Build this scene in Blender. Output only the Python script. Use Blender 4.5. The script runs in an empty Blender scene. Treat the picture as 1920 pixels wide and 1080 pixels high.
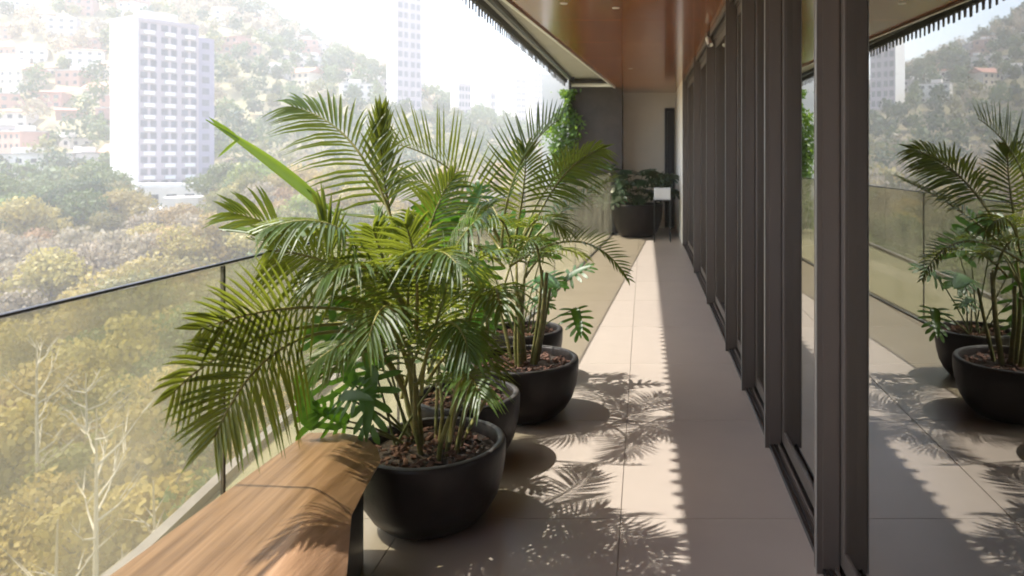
import bpy, math, random
import numpy as np
from mathutils import Vector, Matrix
random.seed(7)
rng = np.random.default_rng(11)
R = math.radians
S = bpy.context.scene
COL = S.collection

# ------------------------------------------------------------------ camera
F, HX, HY, EYE = 1450.0, 1208.0, 285.0, 1.55        # photo pixels (1920 wide): focal length, vanishing point; eye height
cam_d = bpy.data.cameras.new('camera')
cam = bpy.data.objects.new('camera', cam_d); COL.objects.link(cam)
cam.location = (0, 0, EYE); cam.rotation_euler = (R(90), 0, 0)
cam_d.sensor_width = 36.0; cam_d.lens = F / 1920 * 36
cam_d.shift_x = -(HX - 960) / 1920; cam_d.shift_y = -(540 - HY) / 1920
cam_d.clip_start = 0.05; cam_d.clip_end = 6000
cam_d.dof.use_dof = True; cam_d.dof.focus_distance = 3.9; cam_d.dof.aperture_fstop = 3.2
S.camera = cam

# ------------------------------------------------------------------ sky, sun, exposure
SUN = Vector((-0.585, 0.05, 1.0)).normalized()       # towards the sun
elev = math.asin(SUN.z)
world = bpy.data.worlds.new('World'); S.world = world; world.use_nodes = True
nt = world.node_tree; bg = nt.nodes['Background']
sky = nt.nodes.new('ShaderNodeTexSky'); sky.sky_type = 'NISHITA'; sky.sun_disc = False
sky.sun_elevation = elev
sky.sun_rotation = math.atan2(SUN.x, SUN.y)
sky.air_density = 1.0; sky.dust_density = 3.5; sky.ozone_density = 1.0; sky.altitude = 700
nt.links.new(sky.outputs[0], bg.inputs[0]); bg.inputs[1].default_value = 0.15
sun_d = bpy.data.lights.new('sun', 'SUN'); sun_d.energy = 2.6; sun_d.angle = R(0.6); sun_d.color = (1, 0.95, 0.87)
sun = bpy.data.objects.new('sun', sun_d); COL.objects.link(sun)
sun.rotation_euler = (-SUN).to_track_quat('-Z', 'Y').to_euler(); sun.location = (-20, 2, 40)
S.view_settings.view_transform = 'Standard'; S.view_settings.look = 'None'
S.view_settings.exposure = 2.0; S.view_settings.gamma = 1.0; S.view_settings.use_curve_mapping = False
S.render.engine = 'CYCLES'
S.cycles.max_bounces = 10; S.cycles.diffuse_bounces = 5; S.cycles.glossy_bounces = 4
S.cycles.transparent_max_bounces = 24; S.cycles.transmission_bounces = 6; S.cycles.volume_bounces = 2
S.cycles.use_denoising = True; S.cycles.sample_clamp_indirect = 6.0
S.cycles.filter_width = 1.8
S.cycles.caustics_reflective = False; S.cycles.caustics_refractive = False

# ------------------------------------------------------------------ helpers
def P(px, py, y):                                    # photo pixel + distance along the balcony -> point
    return Vector(((px - HX) / F * y, y, EYE - (py - HY) / F * y))

def tag(o, label=None, cat=None, group=None, kind=None):
    if label: o['label'] = label
    if cat: o['category'] = cat
    if group: o['group'] = group
    if kind: o['kind'] = kind
    return o

ORG = {}
def thing(name, loc, label=None, cat=None, group=None):
    o = bpy.data.objects.new(name, None); COL.objects.link(o)
    o.location = loc; o.empty_display_size = 0.1
    ORG[o] = Vector(loc)
    return tag(o, label, cat, group)

class MB:
    """collects geometry in world space"""
    def __init__(s): s.v = []; s.f = []; s.mi = []
    def add(s, vs, fs, mi=0):
        b = len(s.v); s.v.extend([tuple(v) for v in vs]); s.f.extend([tuple(b + i for i in f) for f in fs]); s.mi.extend([mi] * len(fs)); return s
    def box(s, x0, x1, y0, y1, z0, z1, mi=0):
        return s.add([(x0,y0,z0),(x1,y0,z0),(x1,y1,z0),(x0,y1,z0),(x0,y0,z1),(x1,y0,z1),(x1,y1,z1),(x0,y1,z1)],
              [(0,3,2,1),(4,5,6,7),(0,1,5,4),(1,2,6,5),(2,3,7,6),(3,0,4,7)], mi)
    def prism(s, poly, z0, z1, mi=0):                # poly counter-clockwise in plan
        n = len(poly)
        return s.add([(p[0],p[1],z0) for p in poly] + [(p[0],p[1],z1) for p in poly],
              [tuple(reversed(range(n))), tuple(range(n, 2*n))] + [(i, (i+1)%n, n+(i+1)%n, n+i) for i in range(n)], mi)
    def tube(s, pts, radii, n=6, mi=0):
        pts = [Vector(p) for p in pts]; vs = []; fs = []
        for i, p in enumerate(pts):
            t = (pts[min(i+1, len(pts)-1)] - pts[max(i-1, 0)]).normalized()
            a = t.cross(Vector((0,0,1))) if abs(t.z) < .9 else t.cross(Vector((1,0,0)))
            a.normalize(); b = t.cross(a)
            r = radii[i] if hasattr(radii, '__len__') else radii
            for k in range(n):
                an = 2*math.pi*k/n; vs.append(p + (a*math.cos(an) + b*math.sin(an))*r)
        for i in range(len(pts)-1):
            for k in range(n):
                fs.append((i*n+k, i*n+(k+1)%n, (i+1)*n+(k+1)%n, (i+1)*n+k))
        fs.append(tuple(range(n))); fs.append(tuple(reversed(range((len(pts)-1)*n, len(pts)*n))))
        return s.add(vs, fs, mi)
    def lathe(s, prof, c, n=40, mi=0, cap=True):
        vs = []; fs = []
        for r, z in prof:
            for k in range(n):
                a = 2*math.pi*k/n; vs.append((c[0]+r*math.cos(a), c[1]+r*math.sin(a), c[2]+z))
        for i in range(len(prof)-1):
            for k in range(n):
                fs.append((i*n+k, i*n+(k+1)%n, (i+1)*n+(k+1)%n, (i+1)*n+k))
        if cap: fs.append(tuple(reversed(range(n))))
        return s.add(vs, fs, mi)
    def mesh(s, name, mats, org=Vector((0,0,0)), smooth=False):
        me = bpy.data.meshes.new(name)
        if org.length > 0:
            vv = [(v[0]-org.x, v[1]-org.y, v[2]-org.z) for v in s.v]
        else: vv = s.v
        me.from_pydata(vv, [], s.f)
        if not isinstance(mats, (list, tuple)): mats = [mats]
        for m in mats: me.materials.append(m)
        if len(mats) > 1: me.polygons.foreach_set('material_index', s.mi)
        if smooth: me.polygons.foreach_set('use_smooth', [True]*len(s.f))
        me.update(); return me
    def build(s, name, mats, parent=None, smooth=False, bevel=0, **kw):
        org = Vector((0,0,0)); p = parent
        while p is not None:
            if p in ORG: org = ORG[p]
            p = p.parent
        o = bpy.data.objects.new(name, s.mesh(name, mats, org, smooth)); COL.objects.link(o)
        if parent is not None: o.parent = parent
        if bevel:
            m = o.modifiers.new('bevel', 'BEVEL'); m.width = bevel; m.segments = 2; m.limit_method = 'ANGLE'
        return tag(o, **kw)

def copy_tree(o, parent=None):
    c = o.copy(); COL.objects.link(c); c.parent = parent
    for ch in list(o.children): copy_tree(ch, c)
    return c

# ------------------------------------------------------------------ materials
def mat(name, base=(.5,.5,.5), rough=.6, metal=0.0, noise=None, var=.0, bump=0, bscale=40, spec=.5, coat=0, randobj=0, coords='Object', stretch=None, col2=None, trans=0, tcol=None):
    m = bpy.data.materials.new(name); m.use_nodes = True; n = m.node_tree.nodes; l = m.node_tree.links
    b = n['Principled BSDF']; b.inputs['Roughness'].default_value = rough; b.inputs['Metallic'].default_value = metal
    b.inputs['Specular IOR Level'].default_value = spec; b.inputs['Coat Weight'].default_value = coat
    b.inputs['Base Color'].default_value = (*base, 1)
    tc = n.new('ShaderNodeTexCoord'); mp = n.new('ShaderNodeMapping'); l.new(tc.outputs[coords], mp.inputs[0])
    if stretch: mp.inputs['Scale'].default_value = stretch
    last = None
    if noise:
        nz = n.new('ShaderNodeTexNoise'); nz.inputs['Scale'].default_value = noise; nz.inputs['Detail'].default_value = 6; nz.inputs['Roughness'].default_value = .6
        l.new(mp.outputs[0], nz.inputs[0])
        cr = n.new('ShaderNodeValToRGB'); l.new(nz.outputs[0], cr.inputs[0])
        c2 = col2 if col2 else tuple(min(1, c*(1+var)) for c in base); c1 = tuple(c*(1-var) for c in base) if not col2 else base
        cr.color_ramp.elements[0].color = (*c1, 1); cr.color_ramp.elements[1].color = (*c2, 1)
        cr.color_ramp.elements[0].position = .32; cr.color_ramp.elements[1].position = .68
        last = cr.outputs[0]
    if randobj:
        oi = n.new('ShaderNodeObjectInfo'); hs = n.new('ShaderNodeHueSaturation')
        mr = n.new('ShaderNodeMapRange'); mr.inputs[3].default_value = 1-randobj; mr.inputs[4].default_value = 1+randobj; l.new(oi.outputs['Random'], mr.inputs[0])
        l.new(mr.outputs[0], hs.inputs['Value'])
        mh = n.new('ShaderNodeMapRange'); mh.inputs[3].default_value = .5-randobj*.08; mh.inputs[4].default_value = .5+randobj*.08
        wn = n.new('ShaderNodeMath'); wn.operation = 'FRACT'; ml = n.new('ShaderNodeMath'); ml.operation='MULTIPLY'; ml.inputs[1].default_value = 7.31
        l.new(oi.outputs['Random'], ml.inputs[0]); l.new(ml.outputs[0], wn.inputs[0]); l.new(wn.outputs[0], mh.inputs[0]); l.new(mh.outputs[0], hs.inputs['Hue'])
        if last: l.new(last, hs.inputs['Color'])
        else: hs.inputs['Color'].default_value = (*base, 1)
        last = hs.outputs[0]
    if last: l.new(last, b.inputs['Base Color'])
    if bump:
        nb = n.new('ShaderNodeTexNoise'); nb.inputs['Scale'].default_value = bscale; nb.inputs['Detail'].default_value = 5; l.new(mp.outputs[0], nb.inputs[0])
        bp = n.new('ShaderNodeBump'); bp.inputs['Strength'].default_value = bump; bp.inputs['Distance'].default_value = .02
        l.new(nb.outputs[0], bp.inputs['Height']); l.new(bp.outputs[0], b.inputs['Normal'])
    if trans:
        t = n.new('ShaderNodeBsdfTranslucent'); mx = n.new('ShaderNodeMixShader'); mx.inputs[0].default_value = trans
        if tcol: t.inputs[0].default_value = (*tcol, 1)
        elif last: l.new(last, t.inputs[0])
        else: t.inputs[0].default_value = (*base, 1)
        out = n['Material Output']; l.new(b.outputs[0], mx.inputs[1]); l.new(t.outputs[0], mx.inputs[2]); l.new(mx.outputs[0], out.inputs[0])
    return m

def glass(name, tint, refl_min, ior, rough=0.0, gcol=(1,1,1), film=0):
    m = bpy.data.materials.new(name); m.use_nodes = True; n = m.node_tree.nodes; l = m.node_tree.links
    n.remove(n['Principled BSDF']); out = n['Material Output']
    t = n.new('ShaderNodeBsdfTransparent'); t.inputs[0].default_value = (*tint, 1)
    g = n.new('ShaderNodeBsdfGlossy'); g.inputs['Roughness'].default_value = rough; g.inputs[0].default_value = (*gcol, 1)
    lw = n.new('ShaderNodeLayerWeight'); lw.inputs[0].default_value = .5; fr = n.new('ShaderNodeMath'); fr.operation = 'POWER'; fr.inputs[1].default_value = ior; l.new(lw.outputs['Facing'], fr.inputs[0])
    mx = n.new('ShaderNodeMixShader'); mr = n.new('ShaderNodeMapRange'); mr.inputs[3].default_value = refl_min; mr.inputs[4].default_value = 1
    l.new(fr.outputs[0], mr.inputs[0]); l.new(mr.outputs[0], mx.inputs[0]); l.new(t.outputs[0], mx.inputs[1]); l.new(g.outputs[0], mx.inputs[2]); l.new(mx.outputs[0], out.inputs[0])
    if film:                                         # thin uneven translucent film mixed over the pane
        tl = n.new('ShaderNodeBsdfTranslucent'); tl.inputs[0].default_value = (.85,.80,.62,1); m2 = n.new('ShaderNodeMixShader')
        nz = n.new('ShaderNodeTexNoise'); nz.inputs['Scale'].default_value = 2.5; tc = n.new('ShaderNodeTexCoord'); l.new(tc.outputs['Object'], nz.inputs[0])
        ma = n.new('ShaderNodeMath'); ma.operation = 'MULTIPLY'; ma.inputs[1].default_value = film*2; l.new(nz.outputs[0], ma.inputs[0]); l.new(ma.outputs[0], m2.inputs[0])
        l.new(mx.outputs[0], m2.inputs[1]); l.new(tl.outputs[0], m2.inputs[2]); l.new(m2.outputs[0], out.inputs[0])
    return m

def wood(name, c1, c2, rough, scale, stretch, coat=0, spec=.5, bump=.05):
    m = mat(name, c1, rough, noise=scale, col2=c2, stretch=stretch, coat=coat, spec=spec, bump=bump, bscale=scale*2)
    m.node_tree.nodes['Principled BSDF'].inputs['Coat Roughness'].default_value = .09
    return m

M = {}
M['tile'] = mat('floor_tile', (.37,.322,.278), .33, noise=5, var=.035, randobj=.025, spec=.45, bump=.015, bscale=300)
M['screed'] = mat('floor_joint', (.20,.18,.16), .8, noise=30, var=.2)
M['ceil'] = wood('polished_wood_ceiling', (.30,.092,.022), (.44,.150,.034), .18, 6, (1, .22, 1), coat=.6, bump=.01)
M['bench'] = wood('bench_wood', (.19,.105,.052), (.40,.245,.145), .42, 34, (1, .035, .6), bump=.12)
M['white_metal'] = mat('white_metal', (.72,.70,.66), .35, noise=20, var=.03)
M['dark_steel'] = mat('dark_steel', (.035,.033,.032), .4, metal=.3, noise=30, var=.2)
M['tab'] = mat('grey_tab', (.30,.30,.32), .6, noise=30, var=.1)
M['alu'] = mat('bronze_aluminium', (.150,.124,.107), .45, metal=.25, noise=8, var=.06, stretch=(1,1,.1))
M['alu_edge'] = mat('light_aluminium_edge', (.33,.32,.30), .35, metal=.3, noise=8, var=.05)
M['gasket'] = mat('gasket', (.02,.02,.02), .6, noise=40, var=.2)
M['door_glass'] = glass('coated_door_glass', (.30,.30,.29), .34, 3.5, gcol=(.9,.9,.88))
M['rail_glass'] = glass('tinted_rail_glass', (.765,.75,.66), .02, 4.5, film=.05)
M['light_wall'] = mat('painted_wall', (.84,.79,.69), .7, noise=2, var=.03, bump=.03, bscale=120)
M['dark_wall'] = mat('dark_render_wall', (.068,.056,.049), .75, noise=6, var=.15, bump=.08, bscale=80)
M['white_wall'] = mat('white_render_wall', (.80,.78,.74), .8, noise=3, var=.04, bump=.05, bscale=90)
M['concrete'] = mat('concrete', (.42,.41,.39), .75, noise=4, var=.10, bump=.06, bscale=60)
M['soffit'] = mat('soffit_paint', (.42,.40,.36), .7, noise=5, var=.06)
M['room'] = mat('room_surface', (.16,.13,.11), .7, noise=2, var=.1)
M['pot'] = mat('glazed_clay_pot', (.014,.0095,.009), .42, noise=9, var=.35, bump=.08, bscale=25, spec=.22)
M['rim'] = mat('pot_rim_highlight', (.055,.049,.046), .45, noise=14, var=.35)  # lighter tone paints the rim's highlight into its colour
M['soil'] = mat('potting_soil', (.030,.020,.014), .95, noise=60, var=.5, bump=.6, bscale=90)
M['bark'] = mat('bark_chip', (.070,.030,.019), .9, noise=60, col2=(.165,.088,.062))
M['palm'] = mat('palm_leaf', (.045,.088,.016), .42, noise=3, col2=(.075,.135,.022), trans=.42, tcol=(.24,.28,.025), randobj=.18)
M['palm_young'] = mat('young_palm_leaf', (.14,.24,.02), .35, noise=4, col2=(.20,.30,.03), trans=.5, tcol=(.36,.50,.03))
M['rachis'] = mat('palm_rachis', (.16,.17,.035), .45, noise=6, col2=(.24,.21,.05))
M['cane'] = mat('palm_cane', (.10,.12,.03), .5, noise=18, col2=(.24,.20,.07), stretch=(1,1,2))
M['philo'] = mat('philodendron_leaf', (.028,.085,.018), .40, noise=5, col2=(.045,.13,.022), trans=.40, tcol=(.16,.36,.02), randobj=.2)
M['philo_shaded'] = mat('shaded_philodendron_leaf', (.010,.026,.010), .38, noise=5, col2=(.018,.042,.014), trans=.12, tcol=(.05,.11,.02), randobj=.2)  # darker copy of the leaf, far-end shade put into the colour
M['vine'] = mat('vine_leaf', (.06,.14,.02), .45, noise=5, col2=(.11,.20,.03), trans=.45, tcol=(.24,.38,.04))
M['stem'] = mat('petiole', (.09,.12,.03), .5, noise=12, col2=(.14,.15,.05))
M['black'] = mat('black_lacquer', (.015,.015,.016), .4, noise=20, var=.2)
M['white_box'] = mat('white_ceramic', (.75,.75,.73), .35, noise=8, var=.02)
# outside
M['ground'] = mat('dry_hillside', (.32,.26,.15), .95, noise=.06, col2=(.20,.19,.09), coords='Object')
M['trunk'] = mat('tree_bark', (.13,.10,.075), .9, noise=6, col2=(.22,.18,.14), stretch=(1,1,.3))
M['pale_trunk'] = mat('pale_tree_bark', (.55,.50,.43), .85, noise=5, col2=(.42,.37,.31), stretch=(1,1,.3))
FOL = [('green', (.075,.115,.025), (.12,.16,.04)), ('dark_green', (.035,.068,.022), (.06,.10,.03)), ('olive', (.16,.155,.045), (.23,.21,.065)),
       ('yellow', (.32,.25,.075), (.42,.33,.10)), ('rust', (.30,.20,.085), (.40,.27,.12)), ('lime', (.16,.21,.035), (.23,.28,.055)), ('dusty', (.29,.235,.15), (.36,.30,.20))]
for nme, a, b in FOL:
    M['fol_'+nme] = mat('foliage_'+nme, a, .6, noise=.35, col2=b, trans=.42, randobj=.15)
M['twr_white'] = mat('tower_white_paint', (.80,.78,.75), .8, noise=.3, var=.03)
M['twr_lilac'] = mat('tower_mauve_shade', (.47,.41,.43), .85, noise=.2, var=.05)  # mauve carries the shade of the faces turned from the sun
M['twr_side'] = mat('tower_grey_mauve_shade', (.36,.33,.40), .85, noise=.2, var=.05)  # deeper mauve, shade of the set-back wing put into the colour
M['win'] = mat('window_glass', (.05,.06,.075), .12, noise=.5, var=.2, spec=.8)
M['twr_win'] = mat('tower_window', (.18,.17,.195), .3, noise=.5, var=.25)
M['roof_clay'] = mat('clay_roof', (.36,.17,.11), .85, noise=1.2, col2=(.46,.25,.17), randobj=.15)
M['roof_grey'] = mat('concrete_roof', (.42,.39,.36), .85, noise=.8, var=.12, randobj=.1)
M['house_white'] = mat('house_white_paint', (.74,.70,.64), .85, noise=.6, var=.06, randobj=.05)
M['house_brick'] = mat('house_brick_render', (.42,.26,.20), .9, noise=.8, var=.1, randobj=.12)
M['house_cream'] = mat('house_cream_paint', (.62,.54,.42), .85, noise=.6, var=.06, randobj=.1)
M['house_grey'] = mat('house_grey_paint', (.45,.42,.42), .85, noise=.6, var=.08, randobj=.1)

# ------------------------------------------------------------------ the balcony: layout
K2 = 0.0655                                  # balustrade and ceiling edge run at a slight angle to the doors
def rail_x(y): return -1.55 + K2*y
def trim_x(y): return -1.507 + K2*y
FRX = -1.48                                  # outer edge of the slab above
YB, YE = -3.0, 15.9                          # back and far end
DX, GX = 0.635, 0.722                        # fins' front edge, glass plane
CZ, HRAIL = 2.77, 1.18

# floor
fl = MB().box(-2.0, .80, YB, YE, -.25, -.006).build('floor', M['screed'], kind='structure')
ys = [3.27 + 1.2*k for k in range(-6, 12)]
xs = [-1.90, -1.0, -.10, .80]
tile_cache = {}
for j in range(len(ys)-1):
    for i in range(3):
        w = xs[i+1]-xs[i]-.0026; d = min(ys[j+1], YE)-ys[j]-.0026
        if d < .1: continue
        key = (round(w,3), round(d,3))
        if key not in tile_cache:
            e = .0015; m_ = MB()
            m_.add([(0,0,-.006),(w,0,-.006),(w,d,-.006),(0,d,-.006),(0,0,-.0015),(w,0,-.0015),(w,d,-.0015),(0,d,-.0015),(e,e,0),(w-e,e,0),(w-e,d-e,0),(e,d-e,0)],
                   [(0,1,5,4),(1,2,6,5),(2,3,7,6),(3,0,4,7),(4,5,9,8),(5,6,10,9),(6,7,11,10),(7,4,8,11),(8,9,10,11)])
            tile_cache[key] = m_.mesh('tile', M['tile'])
        o = bpy.data.objects.new('tile', tile_cache[key]); COL.objects.link(o)
        o.location = (xs[i]+.0013, ys[j]+.0013, 0); o.parent = fl

# ledge outside the glass
lg = MB(); yy = [YB, 1, 2.87, 4.36, 9, 12, YE+1.2]; ox = [-1.82,-1.84,-1.89,-2.04,-2.2,-2.25,-2.3]
for a in range(len(yy)-1):
    lg.add([(ox[a],yy[a],-.3),(rail_x(yy[a])-.03,yy[a],-.3),(rail_x(yy[a+1])-.03,yy[a+1],-.3),(ox[a+1],yy[a+1],-.3),
            (ox[a],yy[a],.02),(rail_x(yy[a])-.03,yy[a],.02),(rail_x(yy[a+1])-.03,yy[a+1],.02),(ox[a+1],yy[a+1],.02)],
           [(0,3,2,1),(4,5,6,7),(3,0,4,7),(1,2,6,5)])
M['upstand'] = mat('grey_upstand', (.24,.225,.24), .8, noise=6, var=.15)
M['ledge'] = mat('weathered_ledge', (.27,.255,.17), .85, noise=3, col2=(.20,.20,.12), bump=.1, bscale=40)
ledge = lg.build('ledge', M['ledge'], kind='structure')
lip = MB()
for a in range(len(yy)-1):
    lip.prism([(ox[a]-.02,yy[a]),(ox[a]+.03,yy[a]),(ox[a+1]+.03,yy[a+1]),(ox[a+1]-.02,yy[a+1])], .0, .06)
lip.build('edge_upstand', M['upstand'], ledge)

# ceiling: slab, soffit strip, polished wood panels
cl = MB().prism([(-1.80,YB),(3.4,YB),(3.4,YE+.9),(FRX,YE+.9),(FRX,.3)], 2.95, 3.35).build('ceiling', M['soffit'], kind='structure')
cy = YB
while cy < YE-.05:
    cy2 = min(cy+1.45, YE)
    if YE-cy2 < .5: cy2 = YE
    p = MB().prism([(trim_x(cy)+.02,cy+.002),(DX+.20,cy+.002),(DX+.20,cy2-.002),(trim_x(cy2)+.02,cy2-.002)], CZ, CZ+.03)
    p.build('ceiling_panel', M['ceil'], cl, bevel=.002)
    cy = cy2
MB().prism([(trim_x(YB)-.02,YB),(3.3,YB),(3.3,YE),(trim_x(YE)-.02,YE)], CZ+.05, 2.947).build('ceiling_void', M['soffit'], cl)
tr = MB(); tr.prism([(trim_x(YB)-.022,YB),(trim_x(YB)+.014,YB),(trim_x(14.55)+.014,14.55),(trim_x(14.55)-.022,14.55)], CZ-.022, 2.945)
tag(tr.build('edge_trim', M['white_metal'], bevel=.003), 'slim pale metal trim along the edge of the wooden ceiling', 'trim')
for yy_, xx_ in ((6.55,-.24),(6.35,-.66),(11.3,-.2)):
    t = thing('downlight', (xx_,yy_,CZ), 'small pale recessed downlight set in the glossy wooden ceiling', 'light', 'recessed ceiling downlights')
    MB().lathe([(.014,-.002),(.030,-.004),(.033,-.0005)], (xx_,yy_,CZ), 20).build('ring', M['white_metal'], t, smooth=True)
    MB().lathe([(.0001,-.0015),(.014,-.0015)], (xx_,yy_,CZ), 16).build('lens', M['white_box'], t)

# fascia with tabs along the opening
fa = thing('roof_fascia', (FRX,7,2.86), 'dark steel fascia beam with hanging tabs above the balcony opening', 'fascia')
MB().box(FRX-.035, FRX+.015, -2.6, 14.75, 2.87, 2.96).build('beam', M['dark_steel'], fa)
MB().box(FRX+.085, FRX+.125, .6, 14.75, 2.90, 2.949).build('inner_beam', M['dark_steel'], fa)
MB().box(FRX+.017, FRX+.083, .6, 14.75, 2.93, 2.948).build('flashing', M['white_metal'], fa)
tm = MB().add([(-.004,-.03,0),(.004,-.03,0),(.004,.03,0),(-.004,.03,0),(-.004,-.020,-.095),(.004,-.020,-.095),(.004,.020,-.095),(-.004,.020,-.095)],[(0,1,2,3),(7,6,5,4),(0,4,5,1),(1,5,6,2),(2,6,7,3),(3,7,4,0)]).mesh('tab', M['tab'])
k = 0; ty = .7
while ty < 14.6:
    o = bpy.data.objects.new('tab', tm); COL.objects.link(o); o.parent = fa
    o.location = (-.010, ty-7, .012); o.scale.z = random.uniform(.85, 1.1); o.rotation_euler.z = R(random.uniform(-6,6)); ty += .128

# end walls
w = MB().box(-1.44, -.43, 14.75, 14.95, 0.0, 2.94).build('end_wall', M['dark_wall']); tag(w, 'dark grey rendered wall behind the far balustrade end', 'wall')
w = MB().box(-.56, 1.2, YE+.002, YE+.2, 0.0, 2.94).build('end_wall', M['light_wall']); tag(w, 'cream painted wall behind the dark planter at the balcony end', 'wall')
w = MB().box(-.56, -.43, 14.952, YE, 0.0, 2.94).build('return_wall', M['dark_wall']); tag(w, 'dark return wall between the grey and cream end walls', 'wall')
MB().box(-2.2, 3.3, YB-.2, YB, -.3, 2.94).build('added_rear_wall', M['light_wall'], kind='structure')  # unseen wall added behind the camera to stop light leaking in
w = MB().box(DX+.005, .95, 12.86, YE, 0.0, CZ-.002).build('side_wall', M['light_wall']); tag(w, 'pale painted wall pier past the last door mullion', 'wall')
t = thing('end_door', (.5,YE-.02,0), 'narrow dark door frame at the right edge of the cream end wall', 'door')
MB().box(.42,.47,YE-.05,YE-.003,.0,2.45).build('jamb', M['black'], t, bevel=.003)
MB().box(.47,.62,YE-.05,YE-.003,2.38,2.45).build('head', M['black'], t)
MB().box(.473,.62,YE-.03,YE-.004,.0,2.377).build('leaf', M['black'], t)
# white bar across the far corner
tb = thing('cross_bar', (-1,14.4,2.84), 'short white tube spanning the soffit gap before the dark wall', 'bar')
MB().tube([(-1.36,14.45,2.80),(-.60,14.45,2.80)], .035, 10).build('tube', M['white_metal'], tb, smooth=True)
for xx_ in (-1.33,-.66): MB().box(xx_-.02,xx_+.02,14.43,14.47,2.80,2.948).build('bracket', M['dark_steel'], tb)
# neighbour column, sunlit
w = MB().box(-2.02,-1.50,15.3,15.8,-.3,3.1).build('column', M['white_wall']); tag(w, 'sunlit white column outside beside the climbing vine', 'column')

# ------------------------------------------------------------------ doors
posts = [2.84, 4.05, 5.02, 6.02, 7.87, 9.9, 12.78]
words = ['beside the wide pane reflecting the palms', 'second along the sill', 'third along the sill', 'fourth along the sill', 'fifth along the sill', 'sixth along the sill', 'against the pale wall pier']
for q, y in enumerate(posts):
    t = thing('mullion', (DX,y,0), 'bronze aluminium door mullion, ' + words[q], 'mullion', 'door mullions')
    MB().box(DX, GX-.004, y, y+.055, .0, CZ-.002).build('fin', M['alu'], t, bevel=.003)
    MB().box(DX-.004, DX-.0005, y-.002, y+.012, .0, CZ-.003).build('edge_strip', M['alu_edge'], t)
    MB().box(DX+.02, GX-.006, y-.006, y-.0005, .02, CZ-.01).build('cover_plate', M['alu'], t)
bays = [(-1.2,.8),(.8,2.84)] + list(zip(posts[:-1], posts[1:]))
bw = ['behind the camera end of the bench', 'reflecting the palms and pots', 'between the first and second mullions', 'between the second and third mullions', 'between the third and fourth mullions', 'between the fourth and fifth mullions', 'between the fifth and sixth mullions', 'beside the pale wall pier']
for q, (a, b) in enumerate(bays):
    a += .058; b -= .003
    if q == 0: bw_ = bw[0]
    t = thing('sliding_door', (GX,a,0), 'dark reflective glass sliding door ' + bw[q], 'door', 'glass sliding doors')
    MB().box(GX-.002, GX+.045, a, a+.05, .035, CZ-.10).build('stile', M['alu'], t, bevel=.002)
    MB().box(GX-.002, GX+.045, b-.05, b, .035, CZ-.10).build('stile', M['alu'], t, bevel=.002)
    MB().box(GX-.001, GX+.044, a+.05, b-.05, .035, .10).build('bottom_rail', M['alu'], t)
    MB().box(GX-.001, GX+.044, a+.05, b-.05, CZ-.17, CZ-.10).build('top_rail', M['alu'], t)
    MB().add([(GX+.006,a+.05,.10),(GX+.006,b-.05,.10),(GX+.006,b-.05,CZ-.17),(GX+.006,a+.05,CZ-.17)], [(0,1,2,3)]).build('pane', M['door_glass'], t)
    MB().box(GX+.007, GX+.012, a+.05, a+.062, .10, CZ-.17).build('gasket', M['gasket'], t)
t = thing('door_sill', (.69,6,0), 'dark grooved metal sill track along the foot of the glass doors', 'sill')
for x0, x1, z1, mm in ((.655,.662,.022,'dark_steel'),(.662,.676,.008,'alu'),(.676,.684,.022,'dark_steel'),(.684,.700,.008,'alu'),(.700,.708,.026,'alu'),(.708,.775,.010,'dark_steel')):
    MB().box(x0, x1, YB, 12.78, .0, z1).build('rail' if z1 > .01 else 'groove', M[mm], t)
t = thing('door_head', (.69,6,CZ-.1), 'dark metal head track above the glass doors', 'head track')
for x0, x1, z0, mm in ((.66,.675,CZ-.06,'alu'),(.675,.70,CZ-.03,'dark_steel'),(.70,.715,CZ-.08,'alu'),(.7155,.775,CZ-.097,'alu')):
    MB().box(x0, x1, YB, 12.78, z0, CZ-.004).build('rail', M[mm], t)
# room behind the doors (dark)
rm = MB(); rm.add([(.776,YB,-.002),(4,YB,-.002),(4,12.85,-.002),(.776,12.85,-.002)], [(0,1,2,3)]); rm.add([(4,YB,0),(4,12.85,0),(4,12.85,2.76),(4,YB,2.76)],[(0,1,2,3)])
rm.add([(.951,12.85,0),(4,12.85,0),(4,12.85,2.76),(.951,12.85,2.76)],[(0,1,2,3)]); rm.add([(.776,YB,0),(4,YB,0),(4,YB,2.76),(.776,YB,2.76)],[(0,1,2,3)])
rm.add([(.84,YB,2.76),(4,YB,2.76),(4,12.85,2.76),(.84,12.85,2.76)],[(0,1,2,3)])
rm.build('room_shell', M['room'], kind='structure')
# little spotlight on the head track
t = thing('spotlight', (.64,7.7,CZ-.08), 'small pale spotlight fixed beside the door head', 'spotlight')
MB().tube([(.645,7.72,CZ-.004),(.645,7.72,CZ-.10)], .008, 8).build('stem', M['dark_steel'], t)
MB().tube([(.635,7.74,CZ-.08),(.655,7.68,CZ-.16)], [.026,.03], 14).build('lamp_head', M['white_box'], t, smooth=True)

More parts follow.
